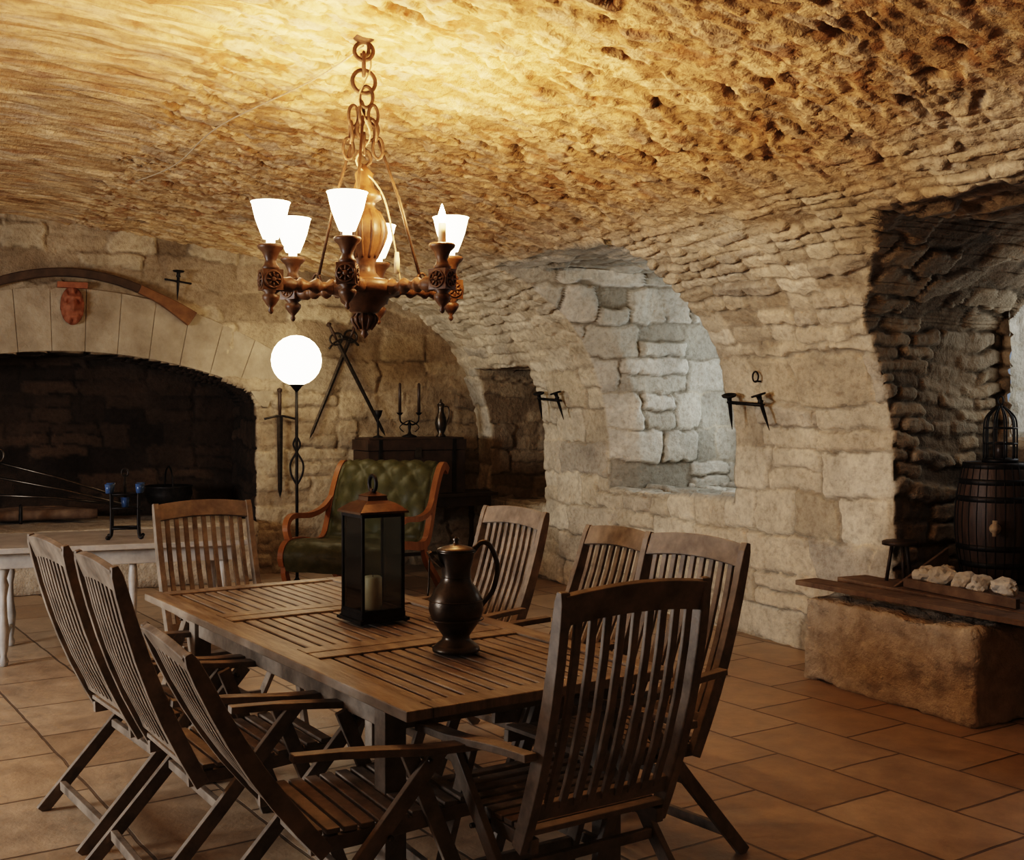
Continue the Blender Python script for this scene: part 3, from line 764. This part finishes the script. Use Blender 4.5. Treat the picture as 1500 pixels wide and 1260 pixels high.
for z in(.07,.20,.29):
    b.tube([(-.085,-.06,z),(.085,-.06,z),(.085,.06,z),(-.085,.06,z)],.008,ir,6,True)
b.tube([(0,0,.2),(0,0,.42)],.008,ir); b.ring((0,0,.43),.02,.025,.006,ir)
b.tube([(-.085,0,.2),(.085,0,.2)],.006,ir); b.tube([(0,-.06,.2),(0,.06,.2)],.006,ir)
b.lathe([(.02,.20),(.03,.27),(.028,.27)],M['blueglass'],Tr(.0,0,0),12)
b.obj('iron_votive_holder',Tr(-2.52,7.55,.74)@Rz(15))

# fireplace contents
b=B(); b.lathe([(.001,0),(.12,.02),(.19,.08),(.22,.16),(.21,.22),(.225,.235),(.215,.24),(.19,.16),(.1,.06)],ir,seg=24)
for k in range(3):
    a=2.1*k; b.tube([(.13*math.cos(a),.13*math.sin(a),.04),(.17*math.cos(a),.17*math.sin(a),-.06)],.012,ir)
b.tube(cat([(-.21,0,.22),(-.16,0,.36),(0,0,.42),(.16,0,.36),(.21,0,.22)],5),.008,ir,6)
b.obj('iron_cauldron',R@Tr(TE+.30,3.1,.62))
b=B()
for (d0,o0,z0,d1,o1,z1) in((4.75,-.10,1.16,3.50,.12,.76),(4.75,-.05,1.02,3.40,.15,.68),(4.7,-.02,.84,3.6,.05,.72),(4.62,-.05,.60,4.60,-.05,1.14)):
    b.tube([E(d0,o0,z0),E((d0+d1)/2,(o0+o1)/2,(z0+z1)/2+.02),E(d1,o1,z1)],.012,M['pewter'],8)
b.ring((0,0,0),.05,.06,.010,M['pewter'],Tr(TE+.05,4.6,1.18)@Rz(90))
for d in(4.42,4.80): b.tube(cat([E(d,.0,.575),E(d,-.01,.74),E(d,-.05,.66),E(d,-.10,.575)],4),.014,M['iron'],8)
b.obj('iron_fire_tools',R)
b=B()
for k in range(3):
    b.tube(cat([E(3.75+.1*k,-.28-.12*k,.62),E(4.2,-.32-.11*k,.625+.01*k),E(4.7,-.36-.1*k,.62)],4),[.045,.05,.052,.05,.047,.05,.052,.048,.045],M['plank'],10)
b.obj('firewood_logs',R)

# ------------------------------------------------------------------ barrel group
b=B(); H=.70; prof=[]
for i in range(17):
    f=i/16; prof.append((.185+.048*math.sin(math.pi*f),H*f))
b.lathe([(.17,.025)]+prof+[(.172,H),(.170,H-.025),(.001,H-.025)],M['barrel'],None,28)
for f in(.03,.16,.30,.70,.84,.97):
    r=.185+.048*math.sin(math.pi*f)+.003; b.lathe([(r-.004,H*f-.018),(r,H*f-.016),(r,H*f+.016),(r-.004,H*f+.018)],ir,None,28)
for k in range(28):
    a=2*math.pi*k/28
    b.tube([((.1865+.048*math.sin(math.pi*i/10))*math.cos(a),(.1865+.048*math.sin(math.pi*i/10))*math.sin(a),H*i/10) for i in range(11)],.0022,M['iron'],4)
d=V((-.62,.78,0)).normalized(); 
b.tube([d*.22+V((0,0,.33)),d*.30+V((0,0,.33))],.018,M['rope'],10); b.tube([d*.28+V((0,0,.29)),d*.28+V((0,0,.38))],.014,M['rope'],10); b.ball(d*.235+V((0,0,.33)),.032,M['rope'])
b.obj('wooden_barrel',R@Tr(-1.86,-.46,.572))
b=B()
b.lathe([(.10,0),(.10,.02),(.085,.025)],ir,None,20)
for k in range(10):
    a=2*math.pi*k/10
    b.tube(cat([(.09*math.cos(a),.09*math.sin(a),.02),(.09*math.cos(a),.09*math.sin(a),.20),(.075*math.cos(a),.075*math.sin(a),.27),(.02*math.cos(a),.02*math.sin(a),.325)],5),.005,ir,6)
for z in(.11,.20): b.ring((0,0,0),.09,.09,.006,ir,Tr(0,0,z)@Rx(90),6,24)
b.ring((0,0,.36),.02,.025,.005,ir); b.tube([(0,0,.32),(0,0,.34)],.01,ir)
b.lathe([(.03,.02),(.03,.12),(.001,.12)],M['darkwax'],None,14)
b.obj('wire_cage_lantern',R@Tr(-1.88,-.46,.572+H))
b=B()
b.add([(0,0,0),(.02,0,0),(.02,.42,0),(0,.42,0),(0,0,.20),(.02,0,.20)],[(0,1,2,3),(0,4,5,1),(1,5,2),(0,3,4),(3,2,5,4)],M['plank'],Tr(.10,-.15,0))
b.box((0,0,0),(.80,.03,.05),M['plank'],Tr(-.33,.245,.026)@Rz(-3))
b.obj('barrel_cradle',R@Tr(-1.86,-.03,.572),.003)
def rock(name,Mx,r,seed,mat):
    bm=bmesh.new(); bmesh.ops.create_icosphere(bm,subdivisions=3,radius=r)
    for v in bm.verts:
        p=v.co/r; k=1+.45*noise.noise(p*1.3+V((seed,0,0)))+.22*noise.noise(p*3+V((seed,3,0))); v.co=V((v.co.x*k*1.25,v.co.y*k*.95,v.co.z*k*.9))
    me=bpy.data.meshes.new(name); bm.to_mesh(me); bm.free(); me.materials.append(mat); o=bpy.data.objects.new(name,me); link(o); o.matrix_world=Mx; return o
for i,(t,dl,r) in enumerate([(-1.84,.08,.062),(-1.98,.11,.066),(-2.12,.09,.058),(-2.25,.12,.06),(-1.86,-.05,.06),(-2.37,.08,.055)]):
    rock('quartz_rock',R@Tr(t,dl,.636+.008*(i%2))@Rz(37*i),r,i*3.1,M['white'])
b=B()
b.lathe([(.13,.27),(.13,.295),(.12,.30)],M['darkwood'],None,20)
for k in range(3):
    a=2.1*k+.5; b.tube([(.06*math.cos(a),.06*math.sin(a),.275),(.10*math.cos(a),.10*math.sin(a),0)],.013,M['darkwood'],8)
b.obj('small_stool',R@Tr(-1.62,.06,.572)@Matrix.Scale(.8,4))

# ------------------------------------------------------------------ left window + light
window('window_3',-2.0,-.0,1.0,2.1,9.70)
area('daylight_window_3',(-1.0,9.55,1.6),(-.3,5.8,.1),1.9,1.1,200,(.97,.97,1.0))

w=bpy.data.worlds.new('dusk'); SC.world=w; w.use_nodes=True
w.node_tree.nodes['Background'].inputs[0].default_value=(.5,.6,.75,1); w.node_tree.nodes['Background'].inputs[1].default_value=.25
cam=bpy.data.cameras.new('camera'); cam.lens=40.8; cam.sensor_width=36; cam.clip_start=.05
co=bpy.data.objects.new('camera',cam); link(co); co.location=(0,0,1.58); co.rotation_euler=(math.radians(88.99),0,0); SC.camera=co
SC.view_settings.view_transform='Filmic'
try: SC.view_settings.look='High Contrast'
except Exception as e: print(e)
SC.view_settings.exposure=.55
